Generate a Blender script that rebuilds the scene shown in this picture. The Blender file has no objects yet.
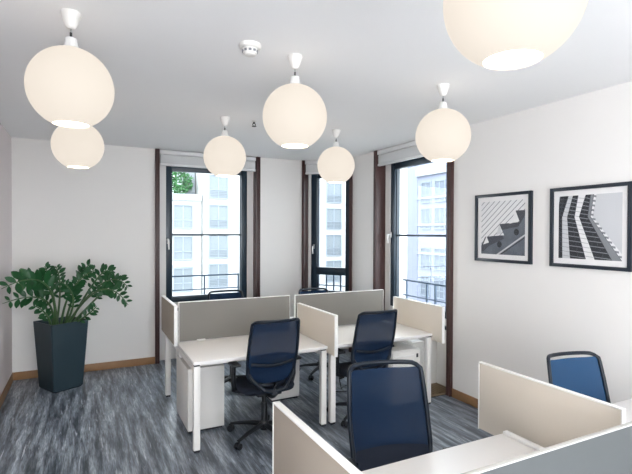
import bpy, bmesh, math, random
from mathutils import Vector, Matrix, noise
R = math.radians
random.seed(7)
sc = bpy.context.scene
COL = sc.collection

# ------------------------------------------------------------------ helpers
class MB:
    """collects shapes for ONE mesh object"""
    def __init__(s): s.bm = bmesh.new(); s.mi = 0
    def _new(s, geom_faces):
        for f in geom_faces: f.material_index = s.mi
    def box(s, x0, x1, y0, y1, z0, z1, bev=0.0, M=None, seg=2):
        r = bmesh.ops.create_cube(s.bm, size=1.0)
        vs = r['verts']
        for v in vs:
            v.co = Vector(((x0+x1)/2+v.co.x*(x1-x0), (y0+y1)/2+v.co.y*(y1-y0), (z0+z1)/2+v.co.z*(z1-z0)))
        fs = set(f for v in vs for f in v.link_faces)
        s._new(fs)
        if bev:
            es = set(e for v in vs for e in v.link_edges)
            rr = bmesh.ops.bevel(s.bm, geom=list(es), offset=bev, segments=seg, profile=.5, affect='EDGES')
            s._new(rr['faces'])
            vs = set(v for f in rr['faces'] for v in f.verts) | set(v for v in vs if v.is_valid)
        if M is not None:
            for v in vs: v.co = M @ v.co
        return s
    def lathe(s, prof, n=32, c=(0, 0, 0), M=None):
        rings = []
        for r, z in prof:
            if r < 1e-5: rings.append([s.bm.verts.new((c[0], c[1], c[2]+z))])
            else: rings.append([s.bm.verts.new((c[0]+r*math.cos(2*math.pi*k/n), c[1]+r*math.sin(2*math.pi*k/n), c[2]+z)) for k in range(n)])
        for a, b in zip(rings, rings[1:]):
            for k in range(n):
                k2 = (k+1) % n
                if len(a) == 1 and len(b) == 1: continue
                if len(a) == 1: f = s.bm.faces.new((a[0], b[k2], b[k]))
                elif len(b) == 1: f = s.bm.faces.new((a[k], a[k2], b[0]))
                else: f = s.bm.faces.new((a[k], a[k2], b[k2], b[k]))
                f.material_index = s.mi
        if M is not None:
            for ring in rings:
                for v in ring: v.co = M @ v.co
        return s
    def tube(s, pts, rad, n=10, closed=False, flat=1.0, up=None):
        pts = [Vector(p) for p in pts]; N = len(pts)
        rr = rad if isinstance(rad, (list, tuple)) else [rad]*N
        T = []
        for i in range(N):
            if closed: t = pts[(i+1) % N]-pts[i-1]
            else: t = pts[min(i+1, N-1)]-pts[max(i-1, 0)]
            T.append(t.normalized())
        nrm = Vector(up) if up else (Vector((0, 0, 1)) if abs(T[0].z) < .9 else Vector((1, 0, 0)))
        rings = []
        for i in range(N):
            if up: nrm = Vector(up)
            nn = (nrm-T[i]*nrm.dot(T[i]))
            nrm = nn.normalized() if nn.length > 1e-6 else T[i].orthogonal().normalized()
            b = T[i].cross(nrm)
            rings.append([s.bm.verts.new(pts[i]+nrm*rr[i]*math.cos(2*math.pi*k/n)*flat+b*rr[i]*math.sin(2*math.pi*k/n)) for k in range(n)])
        for i in range(N if closed else N-1):
            a, b = rings[i], rings[(i+1) % N]
            for k in range(n):
                f = s.bm.faces.new((a[k], a[(k+1) % n], b[(k+1) % n], b[k])); f.material_index = s.mi
        if not closed:
            for ring, fl in ((rings[0], True), (rings[-1], False)):
                f = s.bm.faces.new(ring[::-1] if fl else ring); f.material_index = s.mi
        return s
    def poly(s, pts):
        f = s.bm.faces.new([s.bm.verts.new(p) for p in pts]); f.material_index = s.mi; return s
    def prism(s, bot, top):
        """closed solid between two loops of equal length"""
        a = [s.bm.verts.new(p) for p in bot]; b = [s.bm.verts.new(p) for p in top]; n = len(a)
        fs = [s.bm.faces.new(a[::-1]), s.bm.faces.new(b)]
        for k in range(n): fs.append(s.bm.faces.new((a[k], a[(k+1) % n], b[(k+1) % n], b[k])))
        for f in fs: f.material_index = s.mi
        return s
    def grid(s, fn, nu, nv, thick=0.0):
        """surface fn(u,v), u,v in 0..1; thick: second skin offset along -normal"""
        P = [[Vector(fn(i/nu, j/nv)) for i in range(nu+1)] for j in range(nv+1)]
        V = [[s.bm.verts.new(p) for p in row] for row in P]
        for j in range(nv):
            for i in range(nu):
                f = s.bm.faces.new((V[j][i], V[j][i+1], V[j+1][i+1], V[j+1][i])); f.material_index = s.mi
        return s
    def build(s, name, mats, parent=None, smooth=True, angle=38):
        bm = s.bm
        bmesh.ops.recalc_face_normals(bm, faces=bm.faces)
        if smooth:
            for f in bm.faces: f.smooth = True
            for e in bm.edges:
                if len(e.link_faces) == 2 and e.calc_face_angle(0) > R(angle): e.smooth = False
        me = bpy.data.meshes.new(name); bm.to_mesh(me); bm.free()
        for m in (mats if isinstance(mats, (list, tuple)) else [mats]): me.materials.append(m)
        o = bpy.data.objects.new(name, me); COL.objects.link(o)
        if parent: o.parent = parent
        return o

def tag(o, label=None, cat=None, group=None, kind=None):
    if label: o['label'] = label
    if cat: o['category'] = cat
    if group: o['group'] = group
    if kind: o['kind'] = kind
    return o
def thing(name, label, cat, loc=(0, 0, 0), rz=0, group=None, kind=None):
    o = bpy.data.objects.new(name, None); COL.objects.link(o)
    o.empty_display_size = .1
    o.location = loc; o.rotation_euler = (0, 0, rz)
    return tag(o, label, cat, group, kind)
def copy_tree(o, parent=None):
    c = o.copy(); COL.objects.link(c); c.parent = parent
    for ch in list(o.children): copy_tree(ch, c)
    return c
def struct(o): o['kind'] = 'structure'; return o

# ------------------------------------------------------------------ materials
def s2l(c):
    return tuple(((x/255)/12.92 if x/255 <= .04045 else (((x/255)+.055)/1.055)**2.4) for x in c)+(1.0,)
def mat(name, rgb, rough=.5, metal=0.0, spec=.5, bump=0.0, bscale=200.0, vary=0.0, vscale=3.0):
    m = bpy.data.materials.new(name); m.use_nodes = True
    nt = m.node_tree; b = nt.nodes['Principled BSDF']
    b.inputs['Base Color'].default_value = s2l(rgb)
    b.inputs['Roughness'].default_value = rough
    b.inputs['Metallic'].default_value = metal
    b.inputs['Specular IOR Level'].default_value = spec
    if bump or vary:
        tc = nt.nodes.new('ShaderNodeTexCoord')
    if vary:
        n = nt.nodes.new('ShaderNodeTexNoise'); n.inputs['Scale'].default_value = vscale; n.inputs['Detail'].default_value = 5
        nt.links.new(tc.outputs['Object'], n.inputs['Vector'])
        mx = nt.nodes.new('ShaderNodeMix'); mx.data_type = 'RGBA'
        c = s2l(rgb)
        mx.inputs[6].default_value = tuple(x*(1-vary) for x in c[:3])+(1,)
        mx.inputs[7].default_value = tuple(min(1, x*(1+vary)) for x in c[:3])+(1,)
        nt.links.new(n.outputs['Fac'], mx.inputs[0]); nt.links.new(mx.outputs[2], b.inputs['Base Color'])
    if bump:
        n2 = nt.nodes.new('ShaderNodeTexNoise'); n2.inputs['Scale'].default_value = bscale; n2.inputs['Detail'].default_value = 3
        nt.links.new(tc.outputs['Object'], n2.inputs['Vector'])
        bp = nt.nodes.new('ShaderNodeBump'); bp.inputs['Strength'].default_value = bump; bp.inputs['Distance'].default_value = .002
        nt.links.new(n2.outputs['Fac'], bp.inputs['Height']); nt.links.new(bp.outputs['Normal'], b.inputs['Normal'])
    return m
def emit(name, rgb, strength, base=(200, 200, 200)):
    m = mat(name, base, .35)
    b = m.node_tree.nodes['Principled BSDF']
    b.inputs['Roughness'].default_value = .7; b.inputs['Specular IOR Level'].default_value = .15
    b.inputs['Emission Color'].default_value = s2l(rgb); b.inputs['Emission Strength'].default_value = strength
    return m

M = {}
M['wall'] = mat('wall_paint', (226, 223, 220), .85, bump=.08, bscale=350, vary=.012)
M['wall_left'] = mat('wall_paint_mauve', (212, 203, 202), .85, bump=.08, bscale=350, vary=.012)
M['ceil'] = mat('ceiling_paint', (240, 240, 240), .9, bump=.05, bscale=300, vary=.01)
M['brown'] = mat('brown_post_paint', (66, 42, 40), .42, vary=.1)
M['oak'] = mat('oak_board', (146, 110, 76), .5, vary=.18, vscale=9)
M['white'] = mat('white_lacquer', (232, 231, 229), .4)
M['white_m'] = mat('white_powder_coat', (226, 224, 220), .4)
M['frame'] = mat('navy_window_frame', (26, 44, 58), .35)
M['blind'] = mat('blind_fabric', (205, 205, 205), .8, bump=.1, bscale=500)
M['blindbar'] = mat('blind_bar', (222, 222, 222), .45)
M['desk'] = mat('desk_laminate', (236, 234, 232), .38)
M['deskedge'] = mat('desk_edge_band', (205, 202, 198), .5)
M['cream'] = mat('cream_screen_fabric', (214, 205, 192), .9, bump=.25, bscale=700, vary=.02)
M['grey'] = mat('grey_screen_fabric', (126, 123, 118), .9, bump=.25, bscale=700, vary=.02)
M['coolgrey'] = mat('cool_grey_screen_fabric', (77, 80, 81), .9, bump=.25, bscale=700, vary=.02)
M['beige'] = mat('beige_screen_fabric', (160, 150, 138), .9, bump=.25, bscale=700, vary=.02)
M['trimw'] = mat('screen_edge_trim', (238, 237, 234), .4)
M['greytrim'] = mat('grey_edge_trim', (176, 175, 171), .5)
M['ped'] = mat('pedestal_lacquer', (222, 220, 216), .4)
M['black'] = mat('black_plastic', (14, 18, 24), .42)
M['blackmat'] = mat('black_seat_fabric', (10, 20, 36), .9, bump=.3, bscale=600)
M['navyp'] = mat('navy_plastic_frame', (5, 18, 32), .38, spec=.35)
M['chrome'] = mat('brushed_metal', (170, 172, 174), .3, 1.0)
M['pot'] = mat('slate_planter', (40, 56, 64), .36, vary=.05)
M['soil'] = mat('potting_soil', (42, 34, 28), .95, bump=.8, bscale=80)
M['leaf'] = mat('zz_leaf', (20, 72, 34), .38, spec=.35, vary=.35, vscale=14)
M['stem'] = mat('zz_stem', (62, 92, 52), .45, vary=.2, vscale=10)
M['picframe'] = mat('black_picture_frame', (30, 38, 48), .35)
M['mat_board'] = mat('white_mat_board', (232, 230, 230), .8)
M['p_white'] = mat('print_white', (226, 225, 226), .7)
M['p_light'] = mat('print_light_grey', (198, 199, 202), .7)
M['p_mid'] = mat('print_mid_grey', (128, 131, 136), .7)
M['p_dark'] = mat('print_dark_grey', (60, 64, 72), .7)
M['p_black'] = mat('print_black', (26, 30, 38), .7)
M['p_steel'] = mat('print_steel', (92, 98, 108), .7, vary=.45, vscale=12)
M['facade'] = mat('white_render_facade', (170, 170, 168), .9, vary=.03, vscale=.6)
M['facade2'] = mat('cool_stone_facade', (130, 134, 150), .9, vary=.06, vscale=.5)
M['facade_band'] = mat('facade_band', (142, 146, 150), .9)
M['fglass'] = mat('facade_window_glass', (112, 118, 122), .3, spec=.12)
M['fframe'] = mat('facade_window_frame', (124, 132, 140), .6)
M['rail'] = mat('blue_grey_rail', (74, 92, 112), .5)
M['street'] = mat('asphalt', (96, 97, 98), .95, vary=.1)
M['fglass2'] = mat('pale_window_glass', (108, 114, 124), .3, spec=.15)
M['terrace'] = mat('terrace_leaves', (52, 100, 54), .7, vary=.3, vscale=1.2)
M['glowshade'] = emit('opal_glass', (255, 243, 228), .79, (100, 97, 92))
M['bulb'] = emit('lamp_bulb', (255, 236, 205), 9.0)
M['inner'] = mat('opal_glass_inside', (240, 236, 228), .6)
M['socket'] = mat('translucent_socket_cap', (222, 222, 220), .35)
M['grille'] = mat('grille_slat', (120, 100, 76), .5, vary=.2, vscale=20)
M['grilledark'] = mat('grille_trough', (28, 26, 26), .8)

# mesh fabric of the chair backs: an open weave that lets some light through
def mesh_fabric(name='navy_mesh_fabric', rgb=(4, 31, 58)):
    m = mat(name, rgb, .7, spec=.2, bump=.3, bscale=900)
    nt = m.node_tree; b = nt.nodes['Principled BSDF']; out = nt.nodes['Material Output']
    tr = nt.nodes.new('ShaderNodeBsdfTransparent'); mx = nt.nodes.new('ShaderNodeMixShader')
    mx.inputs[0].default_value = .06
    nt.links.new(b.outputs[0], mx.inputs[1]); nt.links.new(tr.outputs[0], mx.inputs[2]); nt.links.new(mx.outputs[0], out.inputs[0])
    return m
M['mesh'] = mesh_fabric()
M['mesh_lit'] = mesh_fabric('lit_navy_mesh_fabric', (6, 60, 98))  # same navy mesh, colour lightened to stand in for stronger light on it
def glass(name, tint, refl=.06):
    m = bpy.data.materials.new(name); m.use_nodes = True; nt = m.node_tree
    nt.nodes.remove(nt.nodes['Principled BSDF']); out = nt.nodes['Material Output']
    tr = nt.nodes.new('ShaderNodeBsdfTransparent'); tr.inputs[0].default_value = tint+(1,)
    gl = nt.nodes.new('ShaderNodeBsdfGlossy'); gl.inputs['Roughness'].default_value = .01
    lw = nt.nodes.new('ShaderNodeLayerWeight'); lw.inputs[0].default_value = .5
    pw = nt.nodes.new('ShaderNodeMath'); pw.operation = 'POWER'; pw.inputs[1].default_value = 5; nt.links.new(lw.outputs['Facing'], pw.inputs[0])
    fr = nt.nodes.new('ShaderNodeMath'); fr.operation = 'MULTIPLY_ADD'; fr.inputs[1].default_value = .9; fr.inputs[2].default_value = refl*.7
    nt.links.new(pw.outputs[0], fr.inputs[0])
    mx = nt.nodes.new('ShaderNodeMixShader')
    nt.links.new(fr.outputs[0], mx.inputs[0]); nt.links.new(tr.outputs[0], mx.inputs[1]); nt.links.new(gl.outputs[0], mx.inputs[2])
    nt.links.new(mx.outputs[0], out.inputs[0])
    return m
M['glass'] = glass('window_glass', (.80, .865, .89), .045)
M['picglass'] = glass('picture_glass', (1.0, 1.0, 1.0))

def floor_material():
    m = bpy.data.materials.new('streaked_linoleum'); m.use_nodes = True; nt = m.node_tree; L = nt.links
    b = nt.nodes['Principled BSDF']
    tc = nt.nodes.new('ShaderNodeTexCoord')
    def streak(sx, sy, scale, detail, dist):
        mp = nt.nodes.new('ShaderNodeMapping'); mp.inputs['Scale'].default_value = (sx, sy, 1)
        mp.inputs['Rotation'].default_value = (0, 0, R(3))
        L.new(tc.outputs['Object'], mp.inputs[0])
        n = nt.nodes.new('ShaderNodeTexNoise'); n.inputs['Scale'].default_value = scale; n.inputs['Detail'].default_value = detail
        n.inputs['Distortion'].default_value = dist; n.inputs['Roughness'].default_value = .62
        L.new(mp.outputs[0], n.inputs[0]); return n
    n1 = streak(11, .95, 1.6, 8, .28)
    r1 = nt.nodes.new('ShaderNodeValToRGB'); L.new(n1.outputs[0], r1.inputs[0])
    e = r1.color_ramp.elements
    e[0].position = .38; e[0].color = s2l((58, 65, 75)); e[1].position = .64; e[1].color = s2l((150, 158, 168))
    k = e.new(.5); k.color = s2l((103, 111, 121))
    n2 = streak(22, 1.7, 1.5, 5, .5)     # thin pale streaks
    r2 = nt.nodes.new('ShaderNodeValToRGB'); L.new(n2.outputs[0], r2.inputs[0])
    r2.color_ramp.elements[0].position = .60; r2.color_ramp.elements[1].position = .72
    r2.color_ramp.elements[0].color = (0, 0, 0, 1); r2.color_ramp.elements[1].color = (.85, .85, .85, 1)
    m1 = nt.nodes.new('ShaderNodeMix'); m1.data_type = 'RGBA'; L.new(r2.outputs[0], m1.inputs[0])
    L.new(r1.outputs[0], m1.inputs[6]); m1.inputs[7].default_value = s2l((196, 202, 210))
    n4 = streak(60, 5.5, 1.7, 4, .4)
    r4 = nt.nodes.new('ShaderNodeValToRGB'); L.new(n4.outputs[0], r4.inputs[0])
    r4.color_ramp.elements[0].position = .40; r4.color_ramp.elements[1].position = .62
    r4.color_ramp.elements[0].color = (.76, .77, .78, 1); r4.color_ramp.elements[1].color = (1.38, 1.40, 1.43, 1)
    n3 = streak(20, 1.5, 1.9, 5, .5)     # thin dark streaks
    r3 = nt.nodes.new('ShaderNodeValToRGB'); L.new(n3.outputs[0], r3.inputs[0])
    r3.color_ramp.elements[0].position = .60; r3.color_ramp.elements[1].position = .70
    r3.color_ramp.elements[0].color = (0, 0, 0, 1); r3.color_ramp.elements[1].color = (.8, .8, .8, 1)
    m2 = nt.nodes.new('ShaderNodeMix'); m2.data_type = 'RGBA'; L.new(r3.outputs[0], m2.inputs[0])
    L.new(m1.outputs[2], m2.inputs[6]); m2.inputs[7].default_value = s2l((38, 42, 50))
    m3 = nt.nodes.new('ShaderNodeMix'); m3.data_type = 'RGBA'; m3.blend_type = 'MULTIPLY'; m3.inputs[0].default_value = 1.0
    L.new(m2.outputs[2], m3.inputs[6]); L.new(r4.outputs[0], m3.inputs[7])
    L.new(m3.outputs[2], b.inputs['Base Color'])
    b.inputs['Roughness'].default_value = .33; b.inputs['Specular IOR Level'].default_value = .5
    return m
M['floor'] = floor_material()

# ------------------------------------------------------------------ room shell
XL, XR, YB, H = -.75, 3.52, 6.43, 2.846
YF = -2.4
CA, CB = Vector((3.0, YB, 0)), Vector((XR, 5.80, 0))      # chamfered corner holding the narrow window
def wall_frame(o, ex, ey):
    """matrix: local x along the wall, local y outwards, z up"""
    ex = Vector(ex).normalized(); ey = Vector(ey).normalized()
    m = Matrix.Identity(4)
    for i in range(3): m[i][0] = ex[i]; m[i][1] = ey[i]; m[i][2] = (0, 0, 1)[i]; m[i][3] = Vector(o)[i]
    return m
TH = .40         # wall thickness
WB = wall_frame((0, YB, 0), (1, 0, 0), (0, 1, 0))
cdir = (CB-CA).normalized(); cout = Vector((-cdir.y, cdir.x, 0)); LC = (CB-CA).length
WC = wall_frame(CA, cdir, cout)
WR = wall_frame((XR, 0, 0), (0, -1, 0), (1, 0, 0))        # local x = -Y

struct(MB().box(-1.2, 4.2, YF-.3, 7.2, -.25, 0).build('floor', M['floor']))
struct(MB().box(-1.2, 4.2, YF-.3, 7.2, H, H+.3).build('ceiling', M['ceil']))
b = MB()      # left wall: a wide unseen opening, added for extra daylight, behind the photographer, then solid
b.box(XL-.35, XL, YF-.3, -2.30, 0, H).box(XL-.35, XL, -.15, YB+.3, 0, H).box(XL-.35, XL, -2.30, -.15, 0, .12).box(XL-.35, XL, -2.30, -.15, 2.76, H)
struct(b.build('wall_left', M['wall_left']))
# front wall, behind the photographer: unseen opening, added to bring in fill daylight
w = MB()
w.box(XL, -.65, YF-.3, YF, 0, H).box(2.50, XR, YF-.3, YF, 0, H).box(-.65, 2.50, YF-.3, YF, 0, .12).box(-.65, 2.50, YF-.3, YF, 2.78, H)
struct(w.build('wall_front', M['wall']))

def wall_with_window(name, W, x_start, x_end, o0, o1, f0, f1, zb, zt, extra=None):
    """o0..o1 niche opening, f0..f1 the dark frame; niche floor to ceiling, .12 deep"""
    b = MB()
    o0, o1 = o0-.004, o1+.004      # the posts' inner faces stand just proud of the wall
    b.box(x_start, o0, 0, TH, 0, H, M=W)
    b.box(o1, x_end, 0, TH, 0, H, M=W)
    b.box(o0, f0, .12, TH, 0, H, M=W)
    b.box(f1, o1, .12, TH, 0, H, M=W)
    b.box(f0, f1, .12, TH, 0, zb, M=W)
    b.box(f0, f1, .12, TH, zt, H, M=W)
    return struct(b.build(name, M['wall']))
ZB, ZT = .78, 2.70
wall_with_window('wall_back', WB, XL, CA.x, .90, 2.25, 1.004, 2.155, ZB, ZT)
wall_with_window('wall_corner', WC, 0.0, LC, .045, LC-.045, .090, LC-.075, ZB, ZT)
wall_with_window('wall_right', WR, -5.80, -YF, -5.155, -3.80, -5.045, -3.91, ZB, ZT)
# closing wedges outside the chamfer so that no daylight slips through
MBw = MB()
MBw.prism([(CA.x, YB+.02, 0), (CA.x, YB+TH, 0), tuple(CA+cout*TH)], [(CA.x, YB+.02, H), (CA.x, YB+TH, H), tuple(CA+cout*TH+Vector((0, 0, H)))])
MBw.prism([(CB.x+.02, CB.y, 0), tuple(CB+cout*TH), (CB.x+TH, CB.y, 0)], [(CB.x+.02, CB.y, H), tuple(CB+cout*TH+Vector((0, 0, H))), (CB.x+TH, CB.y, H)])
struct(MBw.build('wall_corner_outer', M['wall']))

# skirting boards
bb = .092
struct(MB().box(XL, .845, YB-.016, YB, 0, bb, .003).box(2.305, CA.x-.01, YB-.016, YB, 0, bb, .003).build('baseboard_back', M['oak']))
struct(MB().box(XL, XL+.016, YF, YB-.016, 0, bb, .003).build('baseboard_left', M['oak']))
struct(MB().box(XR-.016, XR, YF, 3.735, 0, bb, .003).box(XR-.016, XR, 5.215, 5.79, 0, bb, .003).build('baseboard_right', M['oak']))

# brown posts that edge the window niches (floor to ceiling, with a groove)
def post(n, W, x0, x1):
    b = MB()
    xm = (x0+x1)/2
    b.box(x0, xm-.004, -.04, .12, 0.003, H-.001, .003, M=W)
    b.box(xm+.004, x1, -.04, .12, 0.003, H-.001, .003, M=W)
    b.box(xm-.004, xm+.004, -.030, .12, 0.003, H-.001, M=W)
    struct(b.build('trim_%d' % n, M['brown']))
post(1, WB, .845, .90); post(2, WB, 2.25, 2.305)
post(3, WC, .008, .045); post(4, WC, LC-.045, LC-.006)
post(5, WR, -5.21, -5.155); post(6, WR, -3.80, -3.74)

def window(n, W, f0, f1, sl, sr, bar=None, mid=None, hx=0, hz=1.62, hmat='white', hy=.105):
    root = bpy.data.objects.new('window_%d' % n, None); COL.objects.link(root); struct(root)
    root.matrix_world = W
    y0, y1 = .125, .20
    zt0, zb1 = 2.585, .86
    f = MB()
    f.box(f0, f0+sl, y0, y1, ZB, ZT, .004); f.box(f1-sr, f1, y0, y1, ZB, ZT, .004)
    f.box(f0+sl, f1-sr, y0+.004, y1, ZB, zb1, .004); f.box(f0+sl, f1-sr, y0+.004, y1, zt0, ZT, .004)
    # slimmer sash step inside the frame
    s_ = .012
    f.box(f0+sl, f0+sl+s_, y0+.03, y1, zb1, zt0); f.box(f1-sr-s_, f1-sr, y0+.03, y1, zb1, zt0)
    if mid: f.box(f0+sl, f1-sr, y0+.002, y1, mid[0], mid[1], .004)
    f.build('window_frame', M['frame'], root)
    if bar: MB().box(f0+sl, f1-sr, y0+.03, y0+.055, bar-.012, bar+.012, .002).build('glazing_bar', M['frame'], root)
    MB().poly([(f0+sl, y0+.06, zb1), (f1-sr, y0+.06, zb1), (f1-sr, y0+.06, zt0), (f0+sl, y0+.06, zt0)]).build('pane', M['glass'], root)
    h = MB()
    h.box(hx-.013, hx+.013, hy, y0+.004, hz-.035, hz+.035, .005)
    h.box(hx-.009, hx+.009, hy-.035, hy, hz-.01, hz+.01, .003)
    h.tube([(hx, hy-.035, hz+.012), (hx, hy-.038, hz-.05), (hx+.004, hy-.036, hz-.11)], [.011, .010, .008], 8)
    h.build('window_handle', M[hmat], root)
    # dark sill strip and the lower white panel joint
    MB().box(f0-.06, f1+.06, .085, .122, .665, .705, .004).build('sill_strip', M['frame'], root)
    return root
window(1, WB, 1.004, 2.155, .078, .085, bar=1.71, hx=1.03, hz=1.62)
window(2, WC, .090, LC-.075, .098, .085, mid=(1.10, 1.215), hx=.140, hz=1.53, hmat='chrome')
window(3, WR, -5.045, -3.91, .085, .085, bar=1.715, hx=-5.03, hz=1.72)

# ------------------------------------------------------------------ roller blinds
def blind(W, x0, x1, label):
    root = thing('roller_blind', label, 'blind', group='roller blinds at the windows')
    root.matrix_world = W @ Matrix.Translation(((x0+x1)/2, 0, 2.63)); x = (x1-x0)/2; dz = -2.63
    MB().box(-x, x, -.022, .085, 2.785+dz, 2.838+dz, .004).build('cassette', M['blindbar'], root)
    MB().box(-x+.004, x-.004, -.012, .070, 2.660+dz, 2.782+dz, .012, seg=3).build('blind_fabric', M['blind'], root)
    MB().box(-x+.002, x-.002, -.018, .02, 2.632+dz, 2.662+dz, .006).build('bottom_bar', M['blindbar'], root)
blind(WB, .906, 2.244, 'raised grey-white roller blind over the wide window left of the others')
blind(WC, .05, LC-.05, 'raised grey-white roller blind over the narrow middle window')
blind(WR, -5.149, -3.806, 'raised grey-white roller blind over the right window beside the pictures')

# ------------------------------------------------------------------ balcony rails outside
def railing(W, x0, x1, posts, label):
    root = thing('balcony_railing', label, 'railing')
    root.matrix_world = W @ Matrix.Translation(((x0+x1)/2, .345, ZB)); c = (x0+x1)/2
    b = MB(); b.tube([(x0-c, 0, .335), (x1-c, 0, .335)], .012, 8); b.build('top_rail', M['rail'], root)
    b = MB(); b.tube([(x0-c, 0, .135), (x1-c, 0, .135)], .009, 8); b.build('lower_rail', M['rail'], root)
    for p in posts:
        MB().box(p-c-.010, p-c+.010, -.010, .010, 0, .335).build('post', M['rail'], root)
railing(WB, 1.006, 2.153, (1.015, 1.58, 2.09), 'thin blue-grey balcony railing outside the wide left window')
railing(WC, .092, LC-.077, (.105, .26, .385, .50, .625), 'blue-grey railing of closely set bars outside the narrow middle window')
railing(WR, -5.043, -3.912, (-4.98, -4.57, -4.41, -4.1), 'thin blue-grey balcony railing outside the right window')

# ------------------------------------------------------------------ street outside
def fwindow(parent, W, x, z, w, h, low_rail=False, gl='fglass'):
    f = MB()
    t = .1
    f.box(x-w/2-t, x-w/2, -.12, .05, z-h/2-t, z+h/2+t, M=W); f.box(x+w/2, x+w/2+t, -.12, .05, z-h/2-t, z+h/2+t, M=W)
    f.box(x-w/2, x+w/2, -.12, .05, z+h/2, z+h/2+t, M=W); f.box(x-w/2, x+w/2, -.2, .05, z-h/2-t, z-h/2, M=W)
    f.box(x-.05, x+.05, -.08, .0, z-h/2, z+h/2, M=W)
    f.box(x-w/2, x+w/2, -.08, .0, z-h*.16-.04, z-h*.16+.04, M=W)
    if low_rail:
        for k in range(5): f.box(x-w/2, x+w/2, -.16, -.13, z-h/2+.1+k*.16, z-h/2+.14+k*.16, M=W)
    fo = f.build('window_frame', M['fframe'], parent, smooth=False)
    MB().box(x-w/2, x+w/2, -.035, -.005, z-h/2, z+h/2, M=W).build('pane', M[gl], fo, smooth=False)
YO = 45.0
W1 = wall_frame((0, YO, 0), (1, 0, 0), (0, 1, 0))
struct(MB().box(-60, 80, 8.5, 90, -9.2, -9).box(5.5, 80, -40, 8.5, -9.2, -9).build('street', M['street'], smooth=False))  # ground out of view, added to block sky light from below
# low block with the roof terrace
t = thing('apartment_building', 'lower white apartment block with a planted roof terrace seen through the wide window', 'building', (6, YO, -9))
Wl = Matrix.Translation((-6, 0, 9)); 
MB().box(-6, 10.2, 0, 9, -9, 4.75, M=Wl).build('wall', M['facade'], t, smooth=False)
MB().box(-6, 10.2, -.25, .15, 4.75, 5.35, M=Wl).build('parapet', M['facade_band'], t, smooth=False)
for zb in (1.55, -1.45, -4.45): MB().box(-6, 10.2, -.12, 0, zb-.15, zb+.1, M=Wl).build('floor_band', M['facade_band'], t, smooth=False)
MB().box(9.0, 10.2, 3, 8, 4.75, 8.2, M=Wl).build('stair_head', M['facade_band'], t, smooth=False)
for zc in (3.2, .2, -2.8):
    for xc in (-3.0, 1.6, 5.0, 8.46): fwindow(t, Wl, xc, zc, 1.65, 2.1)
# tall block
t = thing('apartment_building', 'taller white apartment block with columns of tall windows across the street', 'building', (20, YO-.4, -9))
Wl = Matrix.Translation((-20, 0, 9))
MB().box(10.3, 31, 0, 9, -9, 15, M=Wl).build('wall', M['facade'], t, smooth=False)
for xc in (14.2, 18.3, 22.4, 27.0): MB().box(xc-.25, xc+.25, -.12, 0, -9, 15, M=Wl).build('pilaster', M['facade_band'], t, smooth=False)
for zc in (6.15, 3.25, .35, -2.5):
    for xc in (11.75, 16.3, 20.4, 24.6, 29.0): fwindow(t, Wl, xc, zc, 1.75, 2.15, True)
# building to the right, along the side street
t = thing('apartment_building', 'cool grey stone building with paired windows seen through the right window', 'building', (32, 34, -9))
Wr = Matrix.Translation((0, -34, 9)) @ Matrix(((0, 1, 0, 0), (-1, 0, 0, 0), (0, 0, 1, 0), (0, 0, 0, 1)))
MB().box(-39.4, -6, 0, 9, -9, 8.3, M=Wr).build('wall', M['facade2'], t, smooth=False)
MB().box(-46, -39.4, -.05, 9, -9, 13, M=Wr).build('plain_wing', M['facade2'], t, smooth=False)
MB().box(-39.4, -6, -.35, 0, 7.7, 8.45, M=Wr).build('cornice', M['facade_band'], t, smooth=False)
for zb in (5.4, 2.6, -.4): MB().box(-39.4, -6, -.15, 0, zb-.12, zb+.1, M=Wr).build('string_course', M['facade_band'], t, smooth=False)
for zc in (5.95, 3.2, -.9, -3.8):
    for yc in (38.0, 35.9, 33.0, 30.2): fwindow(t, Wr, -yc, zc, 1.35, 2.0, gl='fglass2')
# greenery on the terrace
g = MB(); rnd = random.Random(3)
for k in range(900):
    a = rnd.uniform(0, 6.28); rr = rnd.random()**.5; ph = rnd.uniform(-1, 1)
    c = Vector((8.1+1.9*rr*math.cos(a)*math.sqrt(1-ph*ph*.8), 47.2+1.0*rr*math.sin(a), 6.75+1.75*ph*(1-.35*rr)))
    u = Vector((rnd.gauss(0, 1), rnd.gauss(0, 1), rnd.gauss(0, 1))).normalized(); v = u.orthogonal().normalized()
    s_ = rnd.uniform(.12, .26)
    g.poly([c-u*s_, c+v*s_*.55, c+u*s_, c-v*s_*.55])
g.tube([(8.0, 47.2, 4.75), (8.05, 47.2, 6.2), (8.2, 47.3, 7.4)], [.1, .08, .04], 7)
tag(g.build('terrace_shrub', M['terrace'], smooth=False), 'green shrubs growing on the roof terrace across the street', 'shrub')

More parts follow.
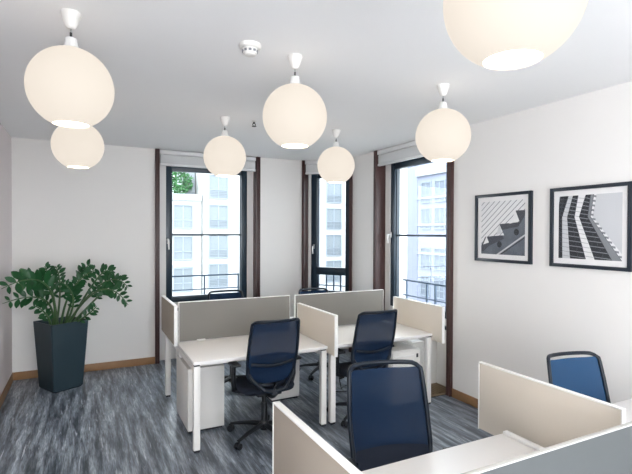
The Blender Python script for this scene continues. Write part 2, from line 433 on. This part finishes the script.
# ------------------------------------------------------------------ pendant lamps
def make_lamp():
    root = thing('pendant_lamp', 'x', 'lamp', group='white globe pendant lamps')
    D = -.378    # globe centre below the ceiling
    RG = .200
    MB().lathe([(0, 0), (.046, 0), (.047, -.003), (.044, -.018), (.035, -.048), (.026, -.068), (.020, -.078), (.013, -.082), (0, -.082)], 28).build('ceiling_rose', M['white_m'], root)
    MB().tube([(0, 0, -.062), (0, 0, -.155)], .004, 8).build('cord', M['chrome'], root)
    MB().lathe([(0, -.100), (.006, -.100), (.006, -.122), (0, -.122)], 10).build('cord_grip', M['black'], root)
    MB().lathe([(0, -.128), (.022, -.128), (.027, -.131), (.029, -.150), (.036, -.176), (.037, -.184), (0, -.186)], 24).build('socket_cap', M['socket'], root)
    th0, th1 = math.asin(.034/RG), math.pi-math.asin(.086/RG)
    prof = [(RG*math.sin(th0+(th1-th0)*k/40), D+RG*math.cos(th0+(th1-th0)*k/40)) for k in range(41)]
    ri = RG-.005
    inn = [(ri*math.sin(th0+(th1-th0)*k/40), D+ri*math.cos(th0+(th1-th0)*k/40)) for k in range(41)]
    g = MB(); g.lathe(prof, 56); g.lathe([prof[-1], (prof[-1][0]-.003, prof[-1][1]-.002), inn[-1]], 56); g.mi = 1; g.lathe(inn[::-1], 56)
    g.build('globe_shade', [M['glowshade'], M['inner']], root)
    MB().lathe([(0, -.165), (.018, -.165), (.018, -.20), (.030, -.235), (.036, -.265), (.030, -.295), (.016, -.308), (0, -.311)], 20).build('bulb', M['bulb'], root)
    ld = bpy.data.lights.new('lamp_light', 'POINT'); ld.energy = 9.0; ld.shadow_soft_size = .04; ld.color = (1.0, .87, .70)
    lo = bpy.data.objects.new('lamp_light', ld); COL.objects.link(lo); lo.parent = root; lo.location = (0, 0, D-.05)
    return root
lamps = [(-.055, 2.632, 'large-looking globe pendant at top left, hanging in front of another globe'),
         (-.04, 4.356, 'globe pendant at far left, half hidden behind the nearer globe above the plant'),
         (1.21, 4.356, 'globe pendant in front of the wide left window'),
         (1.177, 2.640, 'globe pendant hanging in the middle of the ceiling beside the smoke detector'),
         (2.42, 4.341, 'small-looking globe pendant in front of the narrow middle window'),
         (2.385, 2.652, 'globe pendant in front of the right window, near the pictures'),
         (1.140, .972, 'nearest globe pendant at top right, cut off by the top edge of the view')]
proto = None
for x, y, lab in lamps:
    o = make_lamp() if proto is None else copy_tree(proto)
    if proto is None: proto = o
    o.location = (x, y, H); o['label'] = lab
    if y < 1:           # this one hangs on a slightly longer cord
        for c_ in o.children:
            if not c_.name.startswith(('ceiling_rose', 'cord.')) and c_.name != 'cord': c_.location.z -= .022
            elif c_.name.startswith('cord.'): c_.scale.z = 1.14

# ------------------------------------------------------------------ ceiling fittings
t = thing('smoke_detector', 'round white smoke detector on the ceiling', 'smoke detector', (.871, 2.60, H))
MB().lathe([(0, 0), (.064, 0), (.066, -.006), (.062, -.020), (.054, -.026), (0, -.026)], 32).build('base', M['white_m'], t)
d = MB(); d.lathe([(0, -.026), (.042, -.026), (.044, -.032), (.042, -.048), (.032, -.062), (.014, -.067), (0, -.067)], 32); d.build('sensor_head', M['white_m'], t)
v = MB()
for k in range(10):
    a = 2*math.pi*k/10; v.box(.034, .0452, -.008, .008, -.047, -.035, M=Matrix.Rotation(a, 4, 'Z'))
v.build('vent_slots', M['p_mid'], t)
t = thing('sprinkler', 'small dark sprinkler head on the ceiling near the wide window', 'sprinkler', (1.504, 4.361, H-.0005))
MB().lathe([(0, 0), (.026, 0), (.026, -.004), (.012, -.010), (0, -.010)], 20).build('cover_plate', M['white_m'], t)
b = MB(); b.lathe([(0, -.010), (.008, -.010), (.008, -.028), (0, -.028)], 12)
for s_ in (-1, 1): b.tube([(s_*.007, 0, -.02), (s_*.016, 0, -.036), (s_*.004, 0, -.052)], .004, 6)
b.lathe([(0, -.050), (.022, -.051), (.024, -.054), (0, -.056)], 16); b.build('sprinkler_head', M['black'], t)

# ------------------------------------------------------------------ pictures
def picture(y0, label, art):
    S = .648
    root = thing('framed_picture', label, 'picture', (XR, y0+S/2, 1.475), group='framed photographs on the right wall')
    # local: a = distance from the photo-left edge (towards -Y), z up, wall at x=0
    def P(a, z, d): return (-d, S/2-a, z)
    fw = .028
    f = MB()
    for a0, a1, z0, z1 in ((0, fw, 0, S), (S-fw, S, 0, S), (fw, S-fw, 0, fw), (fw, S-fw, S-fw, S)):
        f.box(-.032, -.001, S/2-a1, S/2-a0, z0, z1, .002)
    f.build('frame', M['picframe'], root)
    MB().box(-.014, -.003, -S/2+fw, S/2-fw, fw, S-fw).build('mat_board', M['mat_board'], root)
    m0 = .072; q = S-2*m0
    names = ['p_white', 'p_light', 'p_mid', 'p_dark', 'p_black', 'p_steel']
    pr = MB()
    def face(col, pts, layer):
        pr.mi = names.index(col)
        # clip to the print area
        poly = [tuple(p) for p in pts]
        for ax, lim, sg in ((0, 0, 1), (0, 1, -1), (1, 0, 1), (1, 1, -1)):
            out = []
            for i in range(len(poly)):
                A, B = poly[i], poly[(i+1) % len(poly)]
                ia, ib = (A[ax]-lim)*sg >= -1e-9, (B[ax]-lim)*sg >= -1e-9
                if ia: out.append(A)
                if ia != ib:
                    tt = (lim-A[ax])/(B[ax]-A[ax]); out.append((A[0]+(B[0]-A[0])*tt, A[1]+(B[1]-A[1])*tt))
            poly = out
            if len(poly) < 3: return
        pr.poly([P(m0+p[0]*q, m0+p[1]*q, .0145+.00012*layer) for p in poly])
    art(face)
    o = pr.build('photo_print', [M[n] for n in names], root, smooth=False)
    MB().poly([(-.0195, -S/2+fw, fw), (-.0195, S/2-fw, fw), (-.0195, S/2-fw, S-fw), (-.0195, -S/2+fw, S-fw)]).build('glass', M['picglass'], root)
def line(face, col, a, b, w, layer):
    d = Vector((b[0]-a[0], b[1]-a[1])).normalized(); n = Vector((-d.y, d.x))*w/2
    face(col, [(a[0]+n.x, a[1]+n.y), (b[0]+n.x, b[1]+n.y), (b[0]-n.x, b[1]-n.y), (a[0]-n.x, a[1]-n.y)], layer)
def art_stairs(face):
    face('p_white', [(0, 0), (1, 0), (1, 1), (0, 1)], 0)
    # parallel slat lines, climbing to the right
    for k in range(-6, 16):
        x = k*.125
        line(face, 'p_mid', (x-.6, .0), (x+.75, 1.15), .014, 1)
    # dark sawtooth stair body
    face('p_steel', [(0, 0), (1, 0), (1, .80), (.80, .80), (.88, .60), (.44, .56), (.55, .36), (.13, .33), (.16, .20), (0, .14)], 2)
    face('p_dark', [(.44, .57), (.88, .60), (.84, .70), (.80, .81), (1, .81), (1, .72), (.86, .52), (.50, .46)], 3)
    face('p_dark', [(.10, .33), (.50, .36), (.55, .30), (.20, .16), (.05, .04), (0, .04), (0, .16)], 3)
    face('p_white', [(.66, .57), (.80, .80), (.88, .62)], 4); face('p_light', [(.36, .36), (.44, .57), (.50, .40)], 4)
    face('p_white', [(.05, .18), (.13, .34), (.19, .22)], 4)
    line(face, 'p_light', (.30, -.06), (1.05, .40), .028, 5); line(face, 'p_black', (.33, -.08), (1.08, .37), .014, 5)
    for cx, cy in ((.44, .19), (.82, .42)):
        face('p_black', [(cx+.055*math.cos(a*.5236), cy+.06*math.sin(a*.5236)) for a in range(12)], 5)
def art_tower(face):
    face('p_light', [(0, 0), (1, 0), (1, 1), (0, 1)], 0)
    # bent facade: left edge x per height
    def bend(x0, xk, x1): return [(x0, 0), (xk, .66), (x1, 1.0)]
    def strip(col, A, B, layer):
        for i in range(2): face(col, [A[i], B[i], B[i+1], A[i+1]], layer)
    edges = [(-.05, -.03, .02), (.07, .06, .17), (.20, .145, .24), (.46, .27, .33), (.60, .345, .45), (.86, .485, .53), (1.0, .53, .58), (1.08, .56, .62)]
    E_ = [bend(*e) for e in edges]
    cols = ['p_black', 'p_light', 'p_black', 'p_white', 'p_black', 'p_mid', 'p_white']
    for i in range(7): strip(cols[i], E_[i], E_[i+1], 1+(i % 2))
    # floor lines across the dark bays
    def at(e, v):
        a, k = (e[0], e[1]) if v < .66 else (e[1], e[2]); f = v/.66 if v < .66 else (v-.66)/.34
        return a+(k-a)*f
    for bay in (0, 2, 4):
        v = .03
        while v < 1:
            xa, xb = at(edges[bay], v), at(edges[bay+1], v)
            line(face, 'p_mid' if bay else 'p_dark', (xa, v+.012), (xb, v-.012), .013, 4)
            xm = (xa+xb)/2; line(face, 'p_dark', (xm, v), (xm+.01, v+.06), .008, 4)
            v += .055+.03*(1-v)
    v = .05
    while v < 1:
        for i in (1, 3):
            line(face, 'p_mid', (at(edges[i], v), v), (at(edges[i+1], v), v-.015), .006, 5)
        xa = at(edges[6], v); face('p_mid', [(xa-.005, v), (xa+.045, v-.012), (xa+.045, v+.02), (xa-.01, v+.03)], 5)
        v += .07
    for i in (3, 5, 6):
        for j in range(2): line(face, 'p_dark', E_[i][j], E_[i][j+1], .007, 5)
picture(2.765, 'black framed photograph of a sawtooth stair, left of the two pictures', art_stairs)
picture(1.935, 'black framed photograph of a bent tower block facade, right of the two pictures', art_tower)

# ------------------------------------------------------------------ planter
t = thing('potted_plant', 'leafy green plant in a tall tapered slate planter standing in the left corner', 'plant', (-.226, 5.915, 0), R(29))
def sq(h, z, bv=.012):
    return [(-h+bv, -h, z), (h-bv, -h, z), (h, -h+bv, z), (h, h-bv, z), (h-bv, h, z), (-h+bv, h, z), (-h, h-bv, z), (-h, -h+bv, z)]
b = MB(); loops = [sq(.150, 0), sq(.165, .02), sq(.206, .735), sq(.206, .75), sq(.194, .75), sq(.1895, .67)]
vs = [[b.bm.verts.new(p) for p in l] for l in loops]
b.bm.faces.new(vs[0][::-1])
for A, B in zip(vs, vs[1:]):
    for k in range(8): b.bm.faces.new((A[k], A[(k+1) % 8], B[(k+1) % 8], B[k]))
b.build('planter', M['pot'], t, angle=25)
MB().prism(sq(.189, .64), sq(.1895, .69)).build('soil', M['soil'], t, smooth=False)
inv = (Matrix.Translation((-.226, 5.915, 0)) @ Matrix.Rotation(R(29), 4, 'Z')).inverted()
def frond(base, mid, tip, nl=9, ll=.085, seed=0, start=.3):
    rn = random.Random(seed)
    P0, P2 = Vector(base), Vector(tip); P1 = 2*Vector(mid)-(P0+P2)*.5
    def q(u): return P0*(1-u)**2+P1*2*u*(1-u)+P2*u*u
    b = MB(); n = 16
    pts = [inv @ q(k/n) for k in range(n+1)]
    b.tube(pts, [.011*(1-k/n)**.8+.003 for k in range(n+1)], 7)
    b.mi = 1
    side_pref = Vector((0, 0, 1))
    for k in range(nl):
        u = start+(1-start)*(k+.2)/nl
        p = q(u); d = (q(min(1, u+.02))-q(max(0, u-.02))).normalized()
        s0 = d.cross(Vector((0, -1, .35))).normalized()     # leaflets fan in a plane that faces the room
        for sd in (-1, 1):
            L = ll*1.16*rn.uniform(.8, 1.15)*(1-.35*abs(2*(u-start)/(1-start)-.9)**2)
            ax = (d*.62+s0*sd*rn.uniform(.75, 1.05)+Vector((rn.gauss(0, .18), rn.gauss(0, .22), rn.gauss(0, .12)))).normalized()
            nr = Vector((rn.gauss(0, .35), -1, .55+rn.gauss(0, .3))); nr = (nr-ax*nr.dot(ax)).normalized(); wd = ax.cross(nr)
            W = L*.25
            o0 = p+ax*.006
            rows = []
            for tt, ww in ((0, .08), (.15, .55), (.35, .92), (.55, 1.0), (.75, .8), (.9, .42), (1, .03)):
                c = o0+ax*L*tt-nr*L*.10*tt*tt
                rows.append([c-wd*W*ww+nr*W*.28*ww, c, c+wd*W*ww+nr*W*.28*ww])
            vv = [[b.bm.verts.new(inv @ Vector((max(x.x, -.742), x.y, x.z))) for x in r] for r in rows]   # leaves bend off the wall
            for A, B in zip(vv, vv[1:]):
                for j in range(2):
                    f = b.bm.faces.new((A[j], A[j+1], B[j+1], B[j])); f.material_index = 1
    # end leaf
    b.build('frond', [M['stem'], M['leaf']], t, angle=60)
def bs(dx, dy): return (-.226+dx, 5.90+dy, .68)
F = [  # base, mid, tip
 (bs(-.06, -.06), (-.36, 5.58, 1.20), (-.70, 5.28, 1.20), 9, .125),
 (bs(-.08, -.03), (-.38, 5.72, 1.02), (-.71, 5.42, 1.04), 8, .095),
 (bs(-.03, .00), (-.32, 5.90, 1.15), (-.38, 5.80, 1.37), 8, .085),
 (bs(.00, -.05), (-.12, 5.72, 1.10), (.11, 5.60, 1.33), 13, .075),
 (bs(.03, .02), (-.05, 5.90, 1.18), (.07, 5.85, 1.38), 9, .085),
 (bs(.05, -.04), (.16, 5.72, 1.09), (.45, 5.62, .92), 11, .080),
 (bs(.05, .03), (.20, 5.82, 1.16), (.46, 5.72, 1.10), 11, .085),
 (bs(.07, .02), (.14, 5.95, 1.20), (.28, 5.95, 1.26), 10, .085),
 (bs(.07, -.06), (.03, 5.72, .82), (.13, 5.64, .93), 5, .07),
 (bs(-.09, -.06), (-.36, 5.72, .86), (-.47, 5.62, .98), 6, .075),
 (bs(-.05, .05), (-.24, 6.00, 1.10), (-.28, 5.95, 1.36), 9, .08),
 (bs(-.10, .03), (-.45, 5.98, 1.12), (-.60, 5.90, 1.27), 9, .09),
 (bs(.02, -.08), (-.10, 5.70, 1.00), (-.22, 5.60, 1.22), 9, .08),
 (bs(.09, .05), (.22, 6.02, 1.05), (.38, 6.05, 1.17), 9, .08),
]
for i, f in enumerate(F): frond(f[0], f[1], f[2], f[3], f[4], seed=i+1, start=.34 if i not in (8, 9) else .25)

# ------------------------------------------------------------------ desks
ZD = .725
def desk(name_label, x0, x1, yu, yi, group='white bench desks', legs=True):
    """yu: user-side edge, yi: inner edge at the screen"""
    s_ = 1 if yi > yu else -1
    cx = (x0+x1)/2; root = thing('desk', name_label, 'desk', (cx, yu, 0), group=group)
    def yy(a, b): return tuple(sorted((a*s_, b*s_)))
    D = abs(yi-yu); X = (x1-x0)/2
    m = MB(); m.box(-X, X, *yy(0, D), ZD-.025, ZD, .002); m.build('desktop', M['desk'], root)
    for sx in (-1, 1):
        lx = sx*(X-.028)
        l = MB(); l.box(lx-.026, lx+.026, *yy(.012, .062), .018, .685, .004)
        lo = l.build('leg', M['white_m'], root)
        MB().box(lx-.022, lx+.022, *yy(.016, .058), 0, .018).build('foot_cap', M['black'], lo)
        MB().box(lx-.022, lx+.022, *yy(.016, .058), .685, .70).build('top_cap', M['black'], lo)
        r = MB(); r.box(lx-.018, lx+.018, *yy(.062, D-.07), .635, .68, .003).box(lx-.018, lx+.018, *yy(D-.07, D-.005), .60, .70, .003)
        r.build('side_rail', M['white_m'], root)
    r = MB(); r.box(-X+.05, X-.05, *yy(.10, .14), .66, .70, .003).box(-X+.05, X-.05, *yy(D-.12, D-.02), .62, .66, .003); r.build('cross_rail', M['white_m'], root)
    return root
desk('white desk with a white pedestal under its left end, in front of the windows', .772, 1.962, 3.66, 4.375)
desk('white desk with a locked drawer pedestal under its right end', 2.000, 3.172, 3.66, 4.375)
desk('white desk behind the left screen, nearest the wide window', .772, 1.962, 5.12, 4.405)
desk('white desk behind the right screen, nearest the narrow window', 2.000, 3.172, 5.12, 4.405)
desk('white desk in the foreground in front of the nearest dark chair', .775, 1.945, 1.675, .955)
desk('white desk at the right edge in front of the chair by the right wall', 2.045, 3.22, 1.675, .955)

# screens
def screen(label, x0, x1, y0, y1, z0, z1, fab, cat='screen', group='fabric desk screens', clamps=(), e=.010, tm='trimw'):
    """a fabric panel with a pale edge trim; thin axis found from the extents"""
    cx, cy = (x0+x1)/2, (y0+y1)/2
    root = thing('desk_screen', label, cat, (cx, cy, z0), group=group)
    X, Y, Z = (x1-x0)/2, (y1-y0)/2, z1-z0
    along_x = X > Y
    p = MB(); tr = MB()
    if along_x:
        p.box(-X+e, X-e, -Y, Y, .004, Z-e, .003)
        tr.box(-X, X, -Y-.002, Y+.002, Z-e, Z, .002).box(-X, -X+e, -Y-.002, Y+.002, 0, Z-e, .002).box(X-e, X, -Y-.002, Y+.002, 0, Z-e, .002)
    else:
        p.box(-X, X, -Y+e, Y-e, .004, Z-e, .003)
        tr.box(-X-.002, X+.002, -Y, Y, Z-e, Z, .002).box(-X-.002, X+.002, -Y, -Y+e, 0, Z-e, .002).box(-X-.002, X+.002, Y-e, Y, 0, Z-e, .002)
    p.build('panel', fab, root); tr.build('edge_trim', M[tm], root)
    for (a0, a1, b0, b1, c0, c1) in clamps:
        MB().box(a0-cx, a1-cx, b0-cy, b1-cy, c0-z0, c1-z0, .003).build('bracket', M['trimw'], root)
    return root
screen('grey fabric screen across the back of the left desk', .785, 1.905, 4.378, 4.402, .727, 1.098, M['grey'], e=.005,
       clamps=((.95, 1.03, 4.36, 4.42, .7255, .74), (1.66, 1.74, 4.36, 4.42, .7255, .74)))
screen('grey fabric screen across the back of the right desk by the windows', 1.962, 3.07, 4.378, 4.402, .727, 1.098, M['grey'], e=.005,
       clamps=((2.13, 2.21, 4.36, 4.42, .7255, .74), (2.84, 2.92, 4.36, 4.42, .7255, .74)))
screen('cream fabric divider standing between the two front desks by the windows', 1.9665, 1.9955, 3.535, 4.335, .655, 1.023, M['cream'], e=.007)
screen('cream fabric divider at the right end of the row, in front of the right window', 3.176, 3.204, 3.520, 4.335, .650, 1.018, M['cream'], e=.007)
screen('beige fabric divider at the left end of the far row, beside the wide window', .742, .769, 4.36, 5.15, .70, 1.07, M['beige'], e=.007)
screen('beige fabric divider at the left end of the foreground desk', .727, .755, 1.06, 1.853, .650, 1.02, M['beige'], e=.007)
screen('cream fabric divider in the foreground, left of the chair by the right wall', 1.999, 2.021, 1.135, 1.920, .640, 1.02, M['cream'], e=.007,
       clamps=((1.905, 1.936, 1.05, 1.665, .7255, .742),))
screen('cool grey fabric screen along the near side of the foreground desk', .80, 1.98, .933, .946, .68, 1.09, M['coolgrey'], e=.006, tm='greytrim')

# pedestals
def pedestal(label, x0, x1, y0, y1, z1, front, casters=False):
    cx, cy = (x0+x1)/2, (y0+y1)/2; X, Y = (x1-x0)/2, (y1-y0)/2
    root = thing('pedestal', label, 'drawer unit', (cx, cy, 0), group='white drawer pedestals')
    fy = -Y if front < 0 else Y
    yb = sorted((fy-(.018 if front > 0 else -.018), -fy))
    MB().box(-X, X, yb[0], yb[1], .022, z1, .006).build('body', M['ped'], root)
    MB().box(-X+.012, X-.012, -Y+.025, Y-.025, 0, .022).build('plinth', M['black'], root)
    hs = [(.026, .22), (.224, .418), (.422, z1-.014)] if z1 > .5 else [(.03, z1-.01)]
    for a, b_ in hs:
        ys = sorted((fy, fy-(.016 if front > 0 else -.016)))
        d = MB().box(-X+.004, X-.004, ys[0], ys[1], a, b_, .002).build('drawer', M['ped'], root)
        yh = sorted((fy, fy+(.012 if front > 0 else -.012)))
        MB().box(-X+.03, X-.09, yh[0], yh[1], b_-.045, b_-.035, .003).build('handle', M['white'], d)
    yl = sorted((fy, fy+(.008 if front > 0 else -.008)))
    MB().box(X-.055, X-.033, yl[0], yl[1], z1-.085, z1-.045, .003).build('lock', M['black'], root)
    return root
pedestal('white pedestal under the left end of the left desk', .800, 1.122, 4.04, 4.60, .565, 1)
pedestal('white pedestal half hidden behind the left mesh chair', 1.72, 2.035, 4.42, 4.94, .565, 1)
pedestal('white drawer pedestal with a black lock under the right end of the right desk', 2.735, 3.085, 3.74, 4.24, .565, -1)

# radiator casing and floor grille in the right window niche
t = thing('radiator_casing', 'low cream radiator casing under the right window', 'radiator', (3.45, 4.5, 0))
MB().box(-.16, .185, -.38, .45, 0, .52, .004).build('casing', M['white_m'], t)
g = MB()
for k in range(14): g.box(-.15, .175, -.34+k*.056, -.31+k*.056, .52, .526)
g.build('outlet_grille', M['blindbar'], t, smooth=False)
t = thing('floor_grille', 'slatted brown floor grille beside the right brown post', 'grille', (3.47, 3.96, 0))
MB().box(-.19, .165, -.145, .155, .001, .008).build('trough', M['grilledark'], t)
g = MB()
for k in range(9): g.box(-.185+k*.041, -.163+k*.041, -.14, .15, .008, .022)
g.box(-.19, .165, -.147, -.137, .008, .024); g.box(-.19, .165, .147, .157, .008, .024); g.build('slats', M['grille'], t, smooth=False)

# ------------------------------------------------------------------ task chairs
def make_chair(drop=0.0, fabric='mesh'):
    """faces local +Y, base centre at the origin"""
    root = thing('task_chair', 'x', 'chair', group='dark blue mesh task chairs')
    dz = -drop
    SZ = .475+dz
    # star base
    arm = MB()
    arm.tube([(.02, 0, .105), (.10, 0, .102), (.22, 0, .088), (.315, 0, .068)], [.026, .024, .019, .014], 10, flat=.8)
    hub = MB(); hub.lathe([(0, .06), (.034, .06), (.040, .075), (.040, .120), (.032, .135), (0, .135)], 24); hub.build('base_hub', M['black'], root)
    leg0 = None
    for k in range(5):
        if leg0 is None:
            lg = arm.build('base_leg', M['black'], root); leg0 = lg
            c = MB()
            for s_ in (-1, 1):
                c.lathe([(0, -.010), (.022, -.010), (.027, -.006), (.027, .006), (.022, .010), (0, .010)], 20, M=Matrix.Translation((.315, s_*.016, .0275)) @ Matrix.Rotation(R(90), 4, 'X'))
            c.box(.300, .334, -.008, .008, .028, .062, .004)
            cs = c.build('caster', M['black'], lg)
        else:
            lg = leg0.copy(); COL.objects.link(lg); lg.parent = root
            cs = leg0.children[0].copy(); COL.objects.link(cs); cs.parent = lg
        lg.rotation_euler = (0, 0, R(72*k-7))
    MB().lathe([(0, .13), (.026, .13), (.026, .29+dz), (.018, .29+dz), (.018, .40+dz), (0, .40+dz)], 20).build('gas_lift', M['black'], root)
    m = MB(); m.box(-.11, .11, -.14, .13, .385+dz, .425+dz, .012); m.build('tilt_mechanism', M['black'], root)
    b = MB(); b.tube([(.10, .05, .40+dz), (.21, .06, .395+dz)], .006, 8); b.box(.20, .25, .045, .075, .388+dz, .402+dz, .004); b.build('height_lever', M['black'], root)
    # seat cushion: rounded superellipse, waterfall front
    s = MB()
    def ring(sc_, z, n=40):
        out = []
        for k in range(n):
            a = 2*math.pi*k/n; ca, sa = math.cos(a), math.sin(a)
            x = .245*sc_*math.copysign(abs(ca)**.55, ca); y = .03+.235*sc_*math.copysign(abs(sa)**.55, sa)
            zz = z-.03*max(0, (y-.14)/.12)**2
            out.append(s.bm.verts.new((x, y, zz)))
        return out
    rs = [ring(.86, SZ-.055), ring(.97, SZ-.048), ring(1.0, SZ-.025), ring(.97, SZ-.006), ring(.86, SZ), ring(.5, SZ-.004)]
    for A, B in zip(rs, rs[1:]):
        for k in range(40): s.bm.faces.new((A[k], A[(k+1) % 40], B[(k+1) % 40], B[k]))
    s.bm.faces.new(rs[0][::-1]); s.bm.faces.new(rs[-1])
    s.build('seat', M['blackmat'], root, angle=60)
    # backrest surface
    Z0, Z1 = .515+dz, 1.045+dz
    def half(v):
        if v < .16: return .125+.082*math.sin(math.pi/2*v/.16)**.8
        return .207+.008*math.sin(math.pi*min(1, (v-.16)/.8))-.007*max(0, (v-.4)/.6)
    def surf(u, v):      # u -1..1, v 0..1
        x = half(v)*u
        z = Z0+(Z1-Z0)*v
        y = -.205-.105*v**1.3+.028*math.exp(-((v-.25)/.16)**2)*(1-.4*u*u)+.034*u*u
        return Vector((x, y, z))
    def vtop(a): return 1-.045*(max(0, abs(a)-.80)/.20)**2.2
    def skin(a, c):
        a = 2*a-1
        v = .012+(vtop(a)-.038*(1-abs(a)**8)-.012)*c
        return surf(a*.985, v)
    k = MB(); k.grid(skin, 28, 30); k.build('mesh_back', M[fabric], root, angle=80)
    lp = MB()
    for off in (.006, .016): lp.grid(lambda a, c: surf((2*a-1)*.95, .03+.25*c-.02*(2*a-1)**2*c) + Vector((0, off-.010*abs(2*a-1)**8, 0)), 20, 8)
    lp.build('lumbar_pad', M['blackmat'], root, angle=80)
    loop = [surf(1, i/30*.95) for i in range(30)]
    for i in range(0, 25):       # top bar bows back, clear of the mesh: a grip opening
        a = 1-2*i/24; p = surf(a, vtop(a)); p.y -= .030*(1-a**6); loop.append(p)
    loop += [surf(-1, (29-i)/30*.95) for i in range(30)]
    for i in range(1, 12): a = -1+2*i/12; p = surf(a, 0); p.z -= .016*(1-a*a); p.y -= .006; loop.append(p)
    fr = MB(); fr.tube(loop, .0125, 10, closed=True, flat=.9, up=(0, 1, .25)); fr.build('back_frame', M['navyp'], root, angle=60)
    lb = MB(); lb.tube([surf(a/8, .30)+Vector((0, -.022, -.012*math.cos(a/8*3.0))) for a in range(-7, 8)], .013, 8, flat=.5, up=(0, 1, 0)); lb.build('lumbar_bar', M['navyp'], root)
    # yoke joining the back to the mechanism
    yk = MB()
    yk.tube([(0, -.10, .400+dz), (0, -.20, .405+dz), (0, -.255, .44+dz), (0, -.235, .525+dz)], [.034, .034, .030, .024], 10, flat=.55, up=(0, 0, 1))
    for s_ in (-1, 1): yk.tube([(0, -.235, .45+dz), (s_*.09, -.245, .475+dz), (s_*.165, -.19, .545+dz), (s_*.195, -.168, .60+dz)], [.024, .020, .015, .012], 8)
    yk.build('back_yoke', M['navyp'], root)
    # armrests
    for s_ in (-1, 1):
        a = MB()
        a.tube([(s_*.10, .02, .412+dz), (s_*.22, .02, .408+dz), (s_*.262, .015, .43+dz), (s_*.272, .0, .50+dz), (s_*.272, -.005, .645+dz)], [.016, .017, .019, .019, .017], 10, flat=1.2)
        ao = a.build('armrest', M['black'], root)
        p = MB(); p.box(s_*.272-.038, s_*.272+.038, -.10, .14, .645+dz, .668+dz, .010, seg=3); p.build('arm_pad', M['black'], ao)
    return root
ch = make_chair()
lowch = make_chair(.095, 'mesh_lit')
farch = make_chair(.035)
chairs = [
 (ch, 1.385, 3.735, 0, 'dark blue mesh chair seen from behind at the left desk'),
 (None, 2.372, 3.735, 0, 'dark blue mesh chair seen from behind at the right desk by the windows'),
 (None, 1.362, 1.748, 166.3, 'nearest dark mesh chair facing the camera, behind the foreground desk'),
 (None, 1.50, 5.085, 180, 'dark chair whose top shows above the left grey screen'),
 (farch, 2.66, 5.085, 180, 'dark chair whose top shows above the right grey screen'),
 (lowch, 2.80, 1.66, 169.0, 'navy mesh chair, lightened as if lit, by the right wall under the pictures')]
for o, x, y, rz, lab in chairs:
    if o is None: o = copy_tree(ch)
    o.location = (x, y, 0); o.rotation_euler = (0, 0, R(rz)); o['label'] = lab
    if rz == 180:       # these two stand with their bases turned clear of the pedestals
        for c_ in o.children:
            if c_.name.startswith('base_leg') and not c_.get('turned'): c_.rotation_euler.z += R(43); c_['turned'] = 1

# loose cable under the right desk
c = MB(); c.tube([(2.42, 4.33, .62), (2.45, 4.34, .35), (2.50, 4.38, .12), (2.56, 4.45, .012), (2.66, 4.55, .008), (2.72, 4.48, .008), (2.60, 4.36, .008), (2.46, 4.40, .008)], .006, 8)
tag(c.build('power_cable', M['black']), 'black cable hanging to the floor under the right desk', 'cable')

# ------------------------------------------------------------------ light
wd = bpy.data.worlds.new('sky'); sc.world = wd; wd.use_nodes = True
bg = wd.node_tree.nodes['Background']; bg.inputs[0].default_value = (.93, .965, 1.0, 1); bg.inputs[1].default_value = 10.0

# ------------------------------------------------------------------ camera
yaw, pit, rol = .4659, .0101, .0037
fw = Vector((math.sin(yaw)*math.cos(pit), math.cos(yaw)*math.cos(pit), -math.sin(pit)))
rt = Vector((math.cos(yaw), -math.sin(yaw), 0)); up = rt.cross(fw)
rt2 = rt*math.cos(rol)+up*math.sin(rol); up2 = up*math.cos(rol)-rt*math.sin(rol)
cd = bpy.data.cameras.new('camera'); cam = bpy.data.objects.new('camera', cd); COL.objects.link(cam)
m = Matrix.Identity(4)
for i in range(3): m[i][0] = rt2[i]; m[i][1] = up2[i]; m[i][2] = -fw[i]; m[i][3] = (0, 0, 1.75)[i]
cam.matrix_world = m
cd.sensor_fit = 'HORIZONTAL'; cd.sensor_width = 36; cd.lens = 462.3*36/632; cd.clip_start = .02; cd.clip_end = 300
sc.camera = cam
sc.view_settings.view_transform = 'Standard'; sc.view_settings.look = 'None'
sc.view_settings.exposure = 0.0; sc.view_settings.gamma = 1.0; sc.view_settings.use_curve_mapping = False
try:
    sc.cycles.use_denoising = True
    sc.cycles.max_bounces = 10; sc.cycles.diffuse_bounces = 6; sc.cycles.transparent_max_bounces = 16
    sc.cycles.sample_clamp_indirect = 6.0
except Exception: pass
